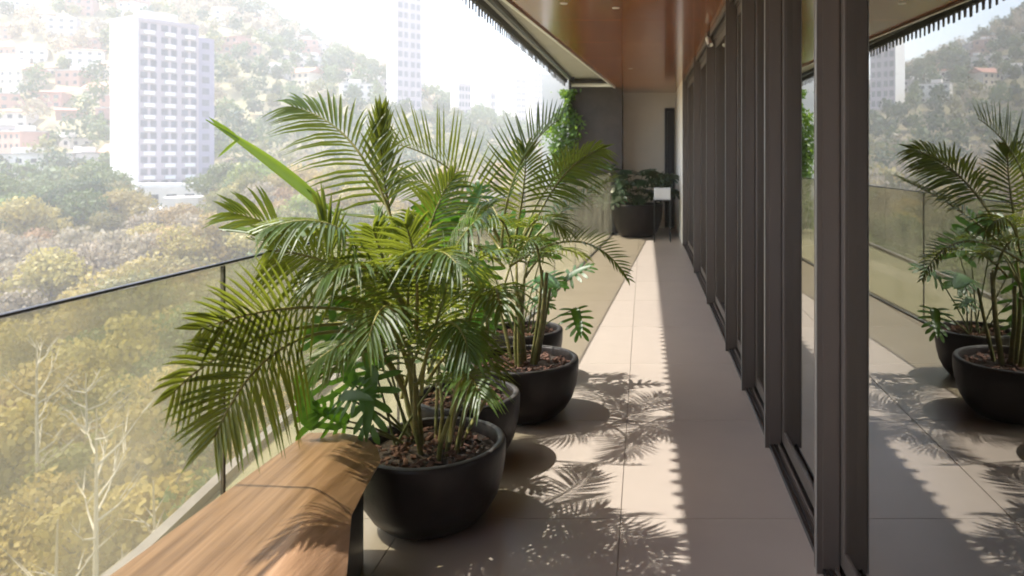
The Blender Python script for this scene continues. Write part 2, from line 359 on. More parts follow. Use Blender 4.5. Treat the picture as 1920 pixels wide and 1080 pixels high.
# ------------------------------------------------------------------ balustrade
ba = thing('glass_balustrade', (rail_x(6),6,0), 'frameless tinted glass balustrade with thin dark cap rail', 'balustrade')
js = [2.54 + 1.5*k for k in range(-3, 9)]; js = [YB+.05] + [j for j in js if YB+.3 < j < 14.4] + [14.72]
def band(m_, y0, y1, o0, o1, z0, z1):
    m_.prism([(rail_x(y0)+o0,y0),(rail_x(y0)+o1,y0),(rail_x(y1)+o1,y1),(rail_x(y1)+o0,y1)], z0, z1); return m_
for a, b in zip(js[:-1], js[1:]):
    band(MB(), a+.006, b-.006, -.006, .006, .012, HRAIL-.002).build('pane', M['rail_glass'], ba)
    band(MB(), b-.0055, b+.0055, -.005, .005, .014, HRAIL-.004).build('joint', M['gasket'], ba)
band(MB(), js[0], js[-1], -.007, .007, HRAIL, HRAIL+.008).build('cap_rail', M['dark_steel'], ba)
band(MB(), js[0], js[-1], -.022, .022, .0005, .010).build('base_channel', M['dark_steel'], ba)

# ------------------------------------------------------------------ wooden bench (lofted section, twisting front)
st = [ # y, crest x offset from rail, right x offset, right lower height, top height
 (3.03,.19,.27,.425,.450),(3.0,.205,.32,.400,.456),(2.93,.23,.36,.380,.458),(2.75,.275,.39,.378,.458),(2.5,.336,.44,.375,.458),(2.2,.446,.56,.352,.458),(2.0,.50,.62,.345,.458),(1.7,.56,.68,.34,.458),(1.3,.60,.72,.34,.458),(.8,.61,.73,.34,.458),(.2,.61,.73,.34,.458),(-1.2,.61,.73,.34,.458)]
bn = thing('bench', (-1.2,1.0,0), 'long sculpted wooden bench along the glass with a rounded sloping end', 'bench')
bm_ = MB(); rows = []
NS = 9
for (y, c, r, h, tz) in st:
    x0 = rail_x(y)+.03
    cr = Vector((rail_x(y)+c, 0, tz)); lo = Vector((rail_x(y)+r, 0, h))
    row = [Vector((x0,y,.30)), Vector((x0,y,tz-.012)), Vector((x0+.012,y,tz)), Vector((x0*.5+cr.x*.5,y,tz))]
    for k in range(NS+1):                       # rounded shoulder: quadratic curve crest -> lower edge
        t_ = k/NS; a = Vector((cr.x-.035,0,tz)); m2 = Vector((cr.x+.012,0,tz-.003))
        q = a*(1-t_)**2 + m2*2*t_*(1-t_) + lo*t_**2
        row.append(Vector((q.x,y,q.z)))
    row.append(Vector((lo.x-.015,y,h-.03))); row.append(Vector((lo.x-.06,y,h-.045))); row.append(Vector((x0+.05,y,.30)))
    rows.append(row)
nr = len(rows[0]); vs = [v for r_ in rows for v in r_]; fs = []
for i in range(len(rows)-1):
    for k in range(nr-1): fs.append((i*nr+k, (i+1)*nr+k, (i+1)*nr+k+1, i*nr+k+1))
fs.append(tuple(range(nr))); fs.append(tuple(reversed(range((len(rows)-1)*nr, len(rows)*nr))))
bm_.add(vs, fs).build('seat', M['bench'], bn, smooth=True).modifiers.new('es','EDGE_SPLIT').split_angle = R(35)
bs = MB(); bs.prism([(rail_x(-1.2)+.10,-1.2),(rail_x(-1.2)+.66,-1.2),(rail_x(1.3)+.66,1.3),(rail_x(2.2)+.50,2.2),(rail_x(2.9)+.30,2.92),(rail_x(2.9)+.10,2.92)], 0.001, .308)
bs.build('base', M['black'], bn)

# ------------------------------------------------------------------ pots
def pot(name, cx, cy, D, h, label, chips=130, group='bowl planters'):
    Rr = D/2; t = thing(name, (cx,cy,0), label, 'pot', group)
    prof = [(.56*Rr,.0),(.64*Rr,.012*h/.33),(.78*Rr,.16*h),(.89*Rr,.33*h),(.96*Rr,.55*h),(.995*Rr,.78*h),(Rr,.95*h),(Rr-.003,.985*h),(Rr-.010,h),(Rr-.030,h),(Rr-.038,.97*h),(Rr-.045,.80*h)]
    MB().lathe(prof, (cx,cy,.001), 56).build('bowl', M['pot'], t, smooth=True)
    MB().lathe([(Rr-.033,h+.0005),(Rr-.026,h+.003),(Rr-.014,h+.003),(Rr-.008,h+.0003)], (cx,cy,.001), 56, cap=False).build('rim', M['rim'], t, smooth=True)
    m_ = MB(); n = 24; zs = .86*h
    vs = [(cx,cy,zs+.02)]; 
    for ring in (.35,.7,1):
        for k in range(n):
            a = 2*math.pi*k/n; rr = (Rr-.042)*ring; vs.append((cx+rr*math.cos(a), cy+rr*math.sin(a), zs+.018*(1-ring)+random.uniform(-.006,.006)))
    fs = [(0,1+k,1+(k+1)%n) for k in range(n)]
    for g in range(2):
        for k in range(n): fs.append((1+g*n+k,1+(g+1)*n+k,1+(g+1)*n+(k+1)%n,1+g*n+(k+1)%n))
    so = m_.add(vs, fs).build('soil', M['soil'], t, smooth=True)
    c_ = MB()
    for _ in range(chips):
        a = random.uniform(0,6.28); rr = (Rr-.06)*math.sqrt(random.random()); x = cx+rr*math.cos(a); y = cy+rr*math.sin(a); z = zs+.016+random.uniform(0,.012)
        l_ = random.uniform(.010,.028); w_ = random.uniform(.006,.013); q = Matrix.Rotation(random.uniform(0,6.28),3,'Z') @ Matrix.Rotation(random.uniform(-.5,.5),3,'X') @ Matrix.Rotation(random.uniform(-.4,.4),3,'Y')
        pts = [Vector((-l_,-w_,-.003)),Vector((l_,-w_*.7,-.003)),Vector((l_*.8,w_,-.003)),Vector((-l_*.9,w_*.8,-.003)),Vector((-l_*.8,-w_*.8,.004)),Vector((l_*.8,-w_*.6,.004)),Vector((l_*.6,w_*.8,.004)),Vector((-l_*.7,w_*.6,.004))]
        c_.add([q @ p + Vector((x,y,z)) for p in pts], [(0,3,2,1),(4,5,6,7),(0,1,5,4),(1,2,6,5),(2,3,7,6),(3,0,4,7)])
    c_.build('bark_mulch', M['bark'], t, kind='stuff')
    return t
PH = .33
P1 = Vector((-.897,3.26,0)); P2 = Vector((-.90,3.905,0)); P3 = Vector((-.713,4.57,0)); P4 = Vector((-.823,5.34,0))
pot('planter_bowl', P1.x,P1.y,.62,PH,'dark glazed bowl planter of a dense palm beside the bench end')
pot('planter_bowl', P2.x,P2.y,.54,PH,'dark bowl planter between the two palm planters')
pot('planter_bowl', P3.x,P3.y,.65,PH,'dark bowl planter holding the palm farther from the bench')
pot('planter_bowl', P4.x,P4.y,.52,PH,'dark bowl planter of lobed leaves beyond both palm planters')
PF = Vector((-.13,14.2,0))
pot('planter_bowl', PF.x,PF.y,.94,.60,'large black planter before the cream end wall', chips=40)

# ------------------------------------------------------------------ palms
def bez(a, b, c, t): return a*(1-t)**2 + b*2*t*(1-t) + c*t*t
def bezt(a, b, c, t): return ((b-a)*2*(1-t) + (c-b)*2*t).normalized()

def inside(p):
    lim = rail_x(p.y) + .035
    return Vector((lim, p.y, p.z)) if (p.z < HRAIL+.06 and p.x < lim) else p

def leaflet(mb, p, d, nrm, L, W, droop):
    """strip with folded midrib bending down"""
    p = inside(p)
    st_ = [(0,.30),(.18,.85),(.45,1),(.75,.62),(1,.03)]
    s = d.cross(nrm).normalized(); vs = []
    for u, wv in st_:
        q = p + d*(L*u) + Vector((0,0,-1))*(droop*L*u*u)
        up = nrm*(W*wv*.45)
        vs += [inside(q - s*(W*wv) + up), inside(q), inside(q + s*(W*wv) + up)]
    fs = []
    for i in range(len(st_)-1):
        b = i*3; fs += [(b,b+1,b+4,b+3),(b+1,b+2,b+5,b+4)]
    mb.add(vs, fs)

def frond(palm, a, b, c, L=.28, n=22, t0=.35, lift=.45, droop=.35, N=None, W=.0078, hero=False, spread=1.0, r0=.008):
    rb = MB(); ts = [i/13 for i in range(14)]
    rb.tube([inside(bez(a,b,c,t)) for t in ts], [r0*(1-.8*t)+.0012 for t in ts], 5)
    fo = rb.build('frond', M['rachis'], palm, smooth=True)
    lf = MB()
    for i in range(n):
        u = i/(n-1); t = t0 + (1-t0)*u*.985
        p = bez(a,b,c,t); T = bezt(a,b,c,t)
        nn = Vector(N) if N is not None else Vector((0,0,1))
        nn = (nn - T*nn.dot(T)); 
        if nn.length < .15: nn = Vector((0,-1,.2)) - T*T.dot(Vector((0,-1,.2)))
        nn.normalize(); side = T.cross(nn).normalized()
        al = (R(68)*(1-u) + R(22)*u)*spread + random.uniform(-.06,.06)
        ll = L*(.55+.45*math.sin(math.pi*min(1,(u*.85+.22))))*random.uniform(.9,1.08)*(1 if u<.9 else .8)
        for sg in (-1,1):
            d = (T*math.cos(al) + side*(sg*math.sin(al)) + nn*(lift*random.uniform(.8,1.2))).normalized()
            tgt = MB() if hero else lf
            leaflet(tgt, p, d, nn, ll, W*random.uniform(.85,1.1), droop*random.uniform(.7,1.3))
            if hero: tgt.build('leaflet', M['palm'], fo)
    if not hero: lf.build('leaflets', M['palm'], fo, kind='stuff')
    return fo

def canes(palm, base, n, spread, hmin, hmax, rad=.011, top=None):
    tops = []
    for i in range(n):
        a = random.uniform(0,6.28); rr = spread*math.sqrt(random.random())
        b0 = base + Vector((rr*math.cos(a), rr*math.sin(a), .26)); h = random.uniform(hmin,hmax)
        tp = b0 + Vector((rr*math.cos(a)*1.2+random.uniform(-.04,.04), rr*math.sin(a)*1.2+random.uniform(-.04,.04), h))
        mid = (b0+tp)/2 + Vector((random.uniform(-.015,.015),random.uniform(-.015,.015),0))
        r_ = rad*random.uniform(.7,1.25)
        MB().tube([b0, b0*.75+mid*.25, mid, tp*.6+mid*.4, tp], [r_*1.15,r_,r_*.92,r_*.8,r_*.6], 8).build('cane', M['cane'], palm, smooth=True)
        tops.append(tp)
    return tops

CAMN = (0.25,-1,.35)
pa = thing('areca_palm', P1+Vector((0,0,.27)), 'dense feathery areca palm arching over the bench end', 'palm', 'potted palms')
tops = canes(pa, P1, 15, .11, .22, .55)
def T(px, py, y): return P(px, py, y)
hero1 = [ # a, b, c, kwargs
 (T(742,640,3.22),T(510,560,2.62),T(402,820,2.15), dict(L=.30,n=24,t0=.50,lift=.12,droop=.12,N=(.55,-1,.25),spread=.95)),
 (T(738,600,3.22),T(560,545,2.70),T(375,618,2.28), dict(L=.25,n=20,t0=.46,lift=.12,droop=.15,N=(.9,-.55,.3))),
 (T(770,560,3.35),T(715,235,3.5),T(548,200,3.55), dict(L=.31,n=26,t0=.32,lift=.18,droop=.35,N=(.3,-.9,.5))),
 (T(745,560,3.2),T(655,365,2.95),T(500,430,2.75), dict(L=.25,n=22,t0=.40,lift=.1,droop=.5,N=(-.1,-.35,1))),
 (T(740,580,3.3),T(590,430,3.2),T(436,400,3.1), dict(L=.27,n=22,t0=.42,lift=.35,droop=.25,N=(.2,-.8,.6))),
 (T(800,590,3.15),T(850,440,3.0),T(915,395,2.9), dict(L=.28,n=22,t0=.30,lift=.25,droop=.55,N=(-.4,-.6,.8))),
]
for a,b,c,kw in hero1: frond(pa, a,b,c, hero=True, **kw)
rest1 = [
 (T(735,610,3.2),T(470,585,2.55),T(325,735,2.12), dict(L=.24,n=18,t0=.5,lift=.12,droop=.25,N=(.9,-.5,.2))),
 (T(765,540,3.4),T(705,330,3.5),T(714,212,3.6), dict(L=.22,n=18,t0=.38,lift=.2,droop=.05,N=(.6,-1,0),spread=.45)),
 (T(750,600,3.1),T(640,460,2.9),T(470,470,2.75), dict(L=.28,n=22,t0=.40,lift=.2,droop=.4,N=(.1,-.8,.6))),
 (T(770,590,3.1),T(690,450,2.9),T(610,520,2.7), dict(L=.26,n=20,t0=.35,lift=.2,droop=.5)),
 (T(790,570,3.1),T(800,420,2.9),T(860,500,2.7), dict(L=.27,n=20,t0=.30,lift=.25,droop=.6)),
 (T(800,600,3.3),T(860,480,3.2),T(940,470,3.1), dict(L=.26,n=20,t0=.35,lift=.25,droop=.6)),
 (T(780,580,3.3),T(790,420,3.35),T(850,330,3.4), dict(L=.25,n=20,t0=.35,lift=.25,droop=.4,N=CAMN)),
 (T(745,650,3.15),T(660,610,2.95),T(580,690,2.8), dict(L=.2,n=16,t0=.35,lift=.2,droop=.5)),
 (T(760,620,3.0),T(720,520,2.8),T(690,640,2.6), dict(L=.22,n=16,t0=.35,lift=.2,droop=.5)),
 (T(805,640,3.1),T(850,560,2.95),T(880,660,2.8), dict(L=.22,n=16,t0=.35,lift=.2,droop=.6)),
 (T(770,600,3.3),T(640,480,3.5),T(600,590,3.7), dict(L=.25,n=18,t0=.35,lift=.2,droop=.5)),
 (T(780,600,3.4),T(740,440,3.6),T(640,400,3.8), dict(L=.27,n=20,t0=.35,lift=.2,droop=.45,N=CAMN)),
 (T(800,600,3.4),T(820,460,3.6),T(900,520,3.8), dict(L=.25,n=18,t0=.3,lift=.2,droop=.5)),
 (T(760,650,3.05),T(730,570,2.95),T(640,560,2.85), dict(L=.2,n=16,t0=.3,lift=.3,droop=.5)),
 (T(780,620,3.05),T(790,500,2.9),T(760,420,2.85), dict(L=.25,n=20,t0=.3,lift=.2,droop=.3,N=CAMN)),
 (T(770,610,3.05),T(720,500,2.95),T(700,430,2.9), dict(L=.25,n=20,t0=.3,lift=.2,droop=.35,N=CAMN)),
]
for (x0,y0,x1,y1,x2,y2,d0,d1) in ((760,740,700,600,620,700,3.2,2.9),(790,740,800,580,850,650,3.2,2.85),(775,730,740,560,680,600,3.2,2.95),(800,720,860,600,930,690,3.25,3.1),
        (770,700,760,540,770,520,3.2,2.95),(785,720,830,560,840,530,3.2,3.0),(755,720,680,580,600,600,3.2,3.1),(800,700,870,540,900,560,3.3,3.4),(765,690,720,520,660,500,3.2,3.2)):
    rest1.append((T(x0,y0,d0),T(x1,y1,(d0+d1)/2),T(x2,y2,d1), dict(L=.21,n=18,t0=.25,lift=.35,droop=.35)))
for a,b,c,kw in rest1: frond(pa, a,b,c, **kw)
# unopened spear leaf: two folded narrow blades
sp = MB(); a,b,c = T(745,540,3.25),T(610,350,3.3),T(388,224,3.3)
pts = [bez(a,b,c,t) for t in np.linspace(0,1,16)]
sp.tube(pts[:9], [.007,.007,.0065,.006,.006,.005,.005,.004,.003], 6)
vs = []; fs = []
for i, t in enumerate(np.linspace(.42,1,14)):
    p = bez(a,b,c,t); Tn = bezt(a,b,c,t); s = Tn.cross(Vector((0,-1,0))).normalized(); u = (t-.42)/.58
    w_ = .034*math.sin(math.pi*min(1,.12+u*.9))**.8*(1-.55*u)+.002
    vs += [p - s*w_ + Vector((0,-.012,0)), p, p + s*w_*.8 + Vector((0,-.012,0))]
for i in range(13):
    q = i*3; fs += [(q,q+1,q+4,q+3),(q+1,q+2,q+5,q+4)]
sp.add(vs, fs)
fk = bez(a,b,c,.86); leaflet(sp, fk, (T(385,215,3.3)-fk).normalized(), Vector((0,-1,0)), .16, .012, 0); leaflet(sp, fk, (T(420,285,3.25)-fk).normalized(), Vector((0,-1,0)), .12, .008, 0)
sp.build('spear_leaf', M['palm_young'], pa, smooth=True, label='bright yellow-green unopened spear leaf')
for tp in tops[:6]:
    a_ = random.uniform(0,6.28); dr = Vector((math.cos(a_), math.sin(a_), 0)); ln = random.uniform(.30,.48)
    frond(pa, tp-Vector((0,0,.1)), tp+dr*ln*.35+Vector((0,0,ln*.9)), tp+dr*ln*1.05+Vector((0,0,ln*random.uniform(.25,.8))), L=.23, n=18, t0=.38, lift=.3, droop=.5)

pb = thing('areca_palm', P3+Vector((0,0,.27)), 'taller open areca palm in the planter farther from the bench', 'palm', 'potted palms')
tops = canes(pb, P3, 9, .10, .30, .62, .013)
hero3 = [
 (T(948,480,4.55),T(880,290,4.45),T(728,268,4.3), dict(L=.34,n=26,t0=.34,lift=.75,droop=-.05,N=(.1,-.5,1))),
 (T(940,470,4.5),T(945,290,4.5),T(1052,222,4.5), dict(L=.29,n=26,t0=.30,lift=.55,droop=.0,N=(-.3,-.6,.8))),
 (T(955,500,4.5),T(1100,395,4.5),T(1178,524,4.3), dict(L=.15,n=22,t0=.38,lift=.5,droop=.1,N=(-.3,-.3,1),W=.006)),
 (T(980,470,4.6),T(1045,300,4.8),T(1130,280,5.0), dict(L=.27,n=22,t0=.36,lift=.3,droop=.4,N=CAMN)),
]
for a,b,c,kw in hero3: frond(pb, a,b,c, hero=True, **kw)
rest3 = [
 (T(940,470,4.6),T(850,330,4.7),T(755,340,4.8), dict(L=.25,n=20,t0=.36,lift=.4,droop=.2,N=CAMN)),
 (T(975,460,4.7),T(1020,320,4.9),T(1095,300,5.1), dict(L=.27,n=20,t0=.36,lift=.3,droop=.4,N=CAMN)),
 (T(975,480,4.6),T(1040,390,4.8),T(1150,335,5.0), dict(L=.22,n=20,t0=.36,lift=.35,droop=.4)),
 (T(945,500,4.5),T(870,420,4.3),T(800,490,4.2), dict(L=.25,n=18,t0=.32,lift=.3,droop=.5)),
 (T(960,480,4.45),T(950,380,4.2),T(905,420,4.0), dict(L=.25,n=18,t0=.32,lift=.3,droop=.5)),
 (T(970,480,4.5),T(1000,370,4.4),T(1055,430,4.3), dict(L=.25,n=18,t0=.32,lift=.3,droop=.5)),
 (T(985,520,4.6),T(1030,440,4.8),T(1090,480,5.0), dict(L=.22,n=16,t0=.32,lift=.3,droop=.5)),
 (T(960,480,4.7),T(920,330,5.0),T(850,350,5.2), dict(L=.25,n=18,t0=.32,lift=.3,droop=.4)),
 (T(960,480,4.6),T(990,330,4.6),T(985,280,4.6), dict(L=.25,n=18,t0=.3,lift=.2,droop=.2,N=CAMN)),
 (T(950,480,4.55),T(900,370,4.5),T(870,400,4.4), dict(L=.25,n=18,t0=.3,lift=.3,droop=.5)),
]
for a,b,c,kw in rest3: frond(pb, a,b,c, **kw)
for tp in tops[:4]:
    a_ = random.uniform(0,6.28); dr = Vector((math.cos(a_), math.sin(a_), 0)); ln = random.uniform(.30,.5)
    frond(pb, tp-Vector((0,0,.1)), tp+dr*ln*.35+Vector((0,0,ln*.9)), tp+dr*ln*1.05+Vector((0,0,ln*random.uniform(.3,.8))), L=.22, n=16, t0=.4, lift=.3, droop=.45)

LEAF_Q = []
# ------------------------------------------------------------------ lobed-leaf plants
def lobed_leaf(plant, root, base, d, nrm, L, lobes=6, broad=False, m='philo'):
    """blade with deep finger lobes on a stalk from the soil"""
    d = Vector(d).normalized(); nrm = Vector(nrm); nrm = (nrm - d*nrm.dot(d)).normalized(); s = d.cross(nrm).normalized()
    mb = MB()
    def pt(u, v, dz=0): return base + d*(L*u) + s*(L*v) + nrm*(L*dz) + Vector((0,0,-1))*(L*.18*u*u)
    cw = .13 if not broad else .22
    prof = [(-.05,.02),(.1,cw),(.35,cw*.95),(.6,cw*.8),(.82,cw*.55),(1.0,.01)]
    vs = []; fs = []
    for u, w_ in prof: vs += [pt(u,-w_,.035), pt(u,0,0), pt(u,w_,.035)]
    for i in range(len(prof)-1):
        q = i*3; fs += [(q,q+1,q+4,q+3),(q+1,q+2,q+5,q+4)]
    mb.add(vs, fs)
    for sg in (-1,1):
        for k in range(lobes):
            u0 = .02 + .80*k/(lobes-1); ang = R(118 - 88*k/(lobes-1)) + random.uniform(-.08,.08)
            ll = (.50 if not broad else .52)*(1-.42*abs(k/(lobes-1)-.30)*1.6)*random.uniform(.88,1.1); w0 = (.05 if not broad else .07)
            du, dv = math.cos(ang), sg*math.sin(ang); vs = []
            for f_, w_ in ((.0,1.0),(.35,.95),(.7,1.05),(.9,.6),(1,.04)):
                cu = u0 + du*ll*f_; cv = sg*cw*.35 + dv*ll*f_; wd = w0*w_; z_ = .035*f_ - .10*f_*f_
                vs += [pt(cu - dv*sg*wd*1.0, cv + du*sg*wd, z_), pt(cu + dv*sg*wd, cv - du*sg*wd, z_)]
            mb.add(vs, [(i*2,i*2+1,i*2+3,i*2+2) for i in range(4)])
    mb.v = [tuple(inside(Vector(v_))) for v_ in mb.v]
    lo = mb.build('leaf', M[m], plant, smooth=True)
    mid = (root+base)/2 + Vector((0,0,.10*(base-root).length)) 
    MB().tube([bez(root,mid,base,t) for t in (0,.25,.5,.75,.95,1)], [.006,.0055,.005,.0045,.004,.003], 6).build('petiole', M['stem'], lo, smooth=True)

pg = thing('philodendron', P1+Vector((-.14,.10,.27)), 'dark low philodendron spreading behind the bench end under the dense palm', 'plant', 'lobed-leaf plants')
for b_,e_,L_,nn_ in ((T(585,800,2.95),T(562,690,2.93),.26,(.3,-1,.1)),(T(640,745,3.0),T(700,735,2.9),.2,(0,-.6,.8)),(T(650,790,3.05),T(600,760,2.95),.2,(.1,-.8,.6)),(T(690,640,3.05),T(590,610,2.98),.27,(.2,-1,.5)),
     (T(700,690,3.1),T(690,790,3.0),.24,(-.2,-1,.3)),(T(660,720,3.1),T(640,650,3.05),.22,(.2,-1,.2)),(T(700,600,3.15),T(640,560,3.1),.22,(.1,-.8,.5)),(T(840,690,3.1),T(890,650,3.0),.2,(-.2,-.8,.6))):
    LEAF_Q.append((pg, P1+Vector((-.14+random.uniform(-.04,.04),.10+random.uniform(-.04,.04),.285)), b_, e_-b_, nn_, L_))
for q_ in LEAF_Q: lobed_leaf(*q_)
pc = thing('philodendron', P2+Vector((0,0,.27)), 'dark lobed philodendron in the planter between the two palms', 'plant', 'lobed-leaf plants')
r2 = P2 + Vector((0,0,.28))
leaves2 = [ (T(690,690,3.7),T(650,640,3.6),.24,(.2,-1,.5)), (T(720,640,3.75),T(660,600,3.65),.26,(.2,-1,.5)),
 (T(860,760,3.75),T(900,735,3.6),.13,(0,-.3,1)), (T(880,670,3.8),T(870,600,3.8),.22,(.3,-1,0)), (T(840,690,3.7),T(900,650,3.5),.24,(0,-.6,.8)),
 (T(850,430,3.9),T(790,360,3.8),.26,(.2,-1,.4)), (T(880,400,3.9),T(905,330,3.9),.20,(-.2,-1,.2)), (T(760,600,3.8),T(700,560,3.6),.26,(0,-.6,.8)),
 (T(800,680,3.9),T(850,630,4.0),.24,(0,-.4,1)) ]
for b,e,L,nn in leaves2: lobed_leaf(pc, r2+Vector((random.uniform(-.05,.05),random.uniform(-.05,.05),0)), b, e-b, nn, L, broad=(L<.27 and L>.25))
pd = thing('philodendron', P4+Vector((0,0,.27)), 'bright lobed philodendron leaning out of the farthest bowl in the palm row', 'plant', 'lobed-leaf plants')
r4 = P4 + Vector((0,0,.28))
leaves4 = [ (T(1078,580,5.1),T(1092,632,4.85),.24,(.1,-.8,.7)), (T(1060,525,5.2),T(1115,485,5.2),.24,(-.4,-.5,.9)), (T(1010,520,5.2),T(1050,530,5.0),.26,(0,-.6,.9)),
 (T(1015,480,5.3),T(1000,430,5.4),.28,(.3,-1,.1)), (T(920,560,5.2),T(890,610,5.0),.28,(.2,-1,.4)), (T(915,500,5.3),T(885,560,5.2),.30,(.3,-1,.1)), (T(950,470,5.4),T(900,460,5.4),.26,(0,-.6,.8)),
 (T(990,440,5.4),T(940,410,5.4),.30,(0,-.8,.6)), (T(1000,560,5.2),T(1050,575,5.0),.2,(0,-.5,1)), (T(930,600,5.2),T(905,640,5.1),.22,(0,-.8,.6)) ]
for i,(b,e,L,nn) in enumerate(leaves4): lobed_leaf(pd, r4+Vector((random.uniform(-.05,.05),random.uniform(-.05,.05),0)), b, e-b, nn, L, broad=(i in (2,3,7)))
pe = thing('philodendron', PF+Vector((0,0,.55)), 'shade-darkened philodendron in the large black planter at the end wall', 'plant', 'lobed-leaf plants')
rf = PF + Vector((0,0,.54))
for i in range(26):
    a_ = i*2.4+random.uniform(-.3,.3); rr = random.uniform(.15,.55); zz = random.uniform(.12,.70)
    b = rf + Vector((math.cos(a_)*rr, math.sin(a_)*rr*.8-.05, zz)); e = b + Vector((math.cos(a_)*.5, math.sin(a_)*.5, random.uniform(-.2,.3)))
    lobed_leaf(pe, rf+Vector((math.cos(a_)*.05,math.sin(a_)*.05,0)), b, e-b, (0,-.5,1), random.uniform(.30,.46), broad=True, m='philo_shaded')
# side table with white box and dark bush
tt = thing('side_table', (.31,13.4,0), 'slim black side table beside the large planter', 'table')
MB().box(.15,.47,13.25,13.57,.70,.725).build('top', M['black'], tt, bevel=.004)
for dx in (.165,.44):
    for dy in (13.265,13.54): MB().box(dx,dx+.018,dy,dy+.018,.0,.70).build('leg', M['black'], tt)
tt = thing('box_planter', (.31,13.41,.725), 'white box planter standing on the black side table', 'planter')
MB().box(.17,.45,13.29,13.53,.7255,.93).build('box', M['white_box'], tt, bevel=.008)
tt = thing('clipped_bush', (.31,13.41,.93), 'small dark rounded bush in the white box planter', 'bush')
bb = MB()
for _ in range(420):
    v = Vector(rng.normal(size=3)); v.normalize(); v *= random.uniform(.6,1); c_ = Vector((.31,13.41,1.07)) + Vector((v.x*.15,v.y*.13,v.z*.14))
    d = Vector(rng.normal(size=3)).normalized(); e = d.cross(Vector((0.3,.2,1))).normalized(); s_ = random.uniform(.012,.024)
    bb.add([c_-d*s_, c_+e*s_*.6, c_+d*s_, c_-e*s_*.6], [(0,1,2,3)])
bb.build('foliage', M['philo_shaded'], tt); MB().tube([(.31,13.41,.925),(.31,13.41,1.07)], .008, 6).build('stem', M['stem'], tt)

# climbing vine outside at the dark wall's edge
vn = thing('climbing_vine', (-1.45,14.6,0), 'bright green climbing vine beside the white column', 'vine')
MB().tube([(-1.52,14.62,.02),(-1.47,14.60,.8),(-1.55,14.62,1.6),(-1.49,14.6,2.3),(-1.50,14.6,2.72)], [.018,.015,.012,.010,.006], 6).build('stem', M['stem'], vn, smooth=True)
vb = MB()
for _ in range(3600):
    z = random.uniform(.1,2.72); wv = .10+.16*abs(math.sin(z*2.3+.6))+.07*math.sin(z*7); x = -1.50 + random.gauss(0, wv*.6) + .06*math.sin(z*3); y = 14.60 + random.gauss(0,.07)
    if x > -1.44 and y > 14.72: y = 14.70
    c_ = Vector((x,y,z)); d = Vector((random.gauss(0,.6),random.gauss(0,.6),-random.random())).normalized(); e = d.cross(Vector(rng.normal(size=3))).normalized(); s_ = random.uniform(.028,.055)
    vb.add([c_-d*s_, c_+e*s_*.55-d*s_*.2, c_+d*s_, c_-e*s_*.55-d*s_*.2], [(0,1,2,3)])
vb.build('foliage', M['vine'], vn, kind='stuff')

# ------------------------------------------------------------------ the valley
EA = [-1.5,-.95,-.85,-.7,-.5,-.42,-.33,-.226,-.143,0,.3,1.5]
EV = [.26,.26,.255,.235,.185,.132,.098,.045,.016,.0,.0,.0]
def smooth(e0, e1, x):
    t = np.clip((x-e0)/(e1-e0), 0, 1); return t*t*(3-2*t)
def bump(x, y):
    return (np.sin(x*.031+1.3)*np.cos(y*.027-.4)*3.0 + np.sin(x*.083+y*.05)*1.2 + np.sin(x*.19-y*.13+2)*.5)
def ground(x, y):
    x = np.asarray(x, float); y = np.asarray(y, float)
    yy = np.maximum(y, 30.0); a = np.clip(x/yy, -1.5, 1.5); e = np.interp(a, EA, EV)
    h = -34 + smooth(45,205,y)*22 + smooth(190,450,y)*(12 + e*440) - smooth(470,900,y)*e*300
    return h + bump(x,y)*smooth(20,120,y)
gx = np.linspace(-900,500,141); gy = np.concatenate([np.linspace(-150,470,125), np.linspace(485,1500,40)])
X, Y = np.meshgrid(gx, gy); Z = ground(X, Y)
vv = np.stack([X,Y,Z],-1).reshape(-1,3); nx, ny = len(gx), len(gy)
gf = [(j*nx+i, j*nx+i+1, (j+1)*nx+i+1, (j+1)*nx+i) for j in range(ny-1) for i in range(nx-1)]
g_ = MB(); g_.v = [tuple(v) for v in vv]; g_.f = gf; g_.mi = [0]*len(gf)
g_.build('hillside', M['ground'], smooth=True, kind='structure')
def gz(x, y): return float(ground(x, y))

# trees: prototypes
def crown_mesh(seed, H, W, n, size, mname, bare=.0):
    r_ = np.random.default_rng(seed); mb = MB(); k = r_.integers(5,9); cs = []
    for i in range(k):
        a = r_.uniform(0,6.28); rr = r_.uniform(0,.5)*W; cs.append((rr*math.cos(a), rr*math.sin(a), H*r_.uniform(.45,.82), W*r_.uniform(.28,.5), H*r_.uniform(.12,.22)))
    cs.append((0,0,H*.84,W*.35,H*.16))
    V = []; Fs = []
    for i in range(n):
        c = cs[r_.integers(len(cs))]; v = r_.normal(size=3); v /= np.linalg.norm(v); v *= r_.uniform(.55,1.05)
        p = np.array([c[0]+v[0]*c[3], c[1]+v[1]*c[3], c[2]+v[2]*c[4]])
        d = r_.normal(size=3); d /= np.linalg.norm(d); e = np.cross(d, v+1e-3); e /= max(np.linalg.norm(e),1e-6); s = size*r_.uniform(.6,1.3)
        b = len(V); V += [p-d*s, p+e*s*.7, p+d*s, p-e*s*.7]; Fs.append((b,b+1,b+2,b+3))
    mb.add(V, Fs); return mb.mesh('crown', M['fol_'+mname])
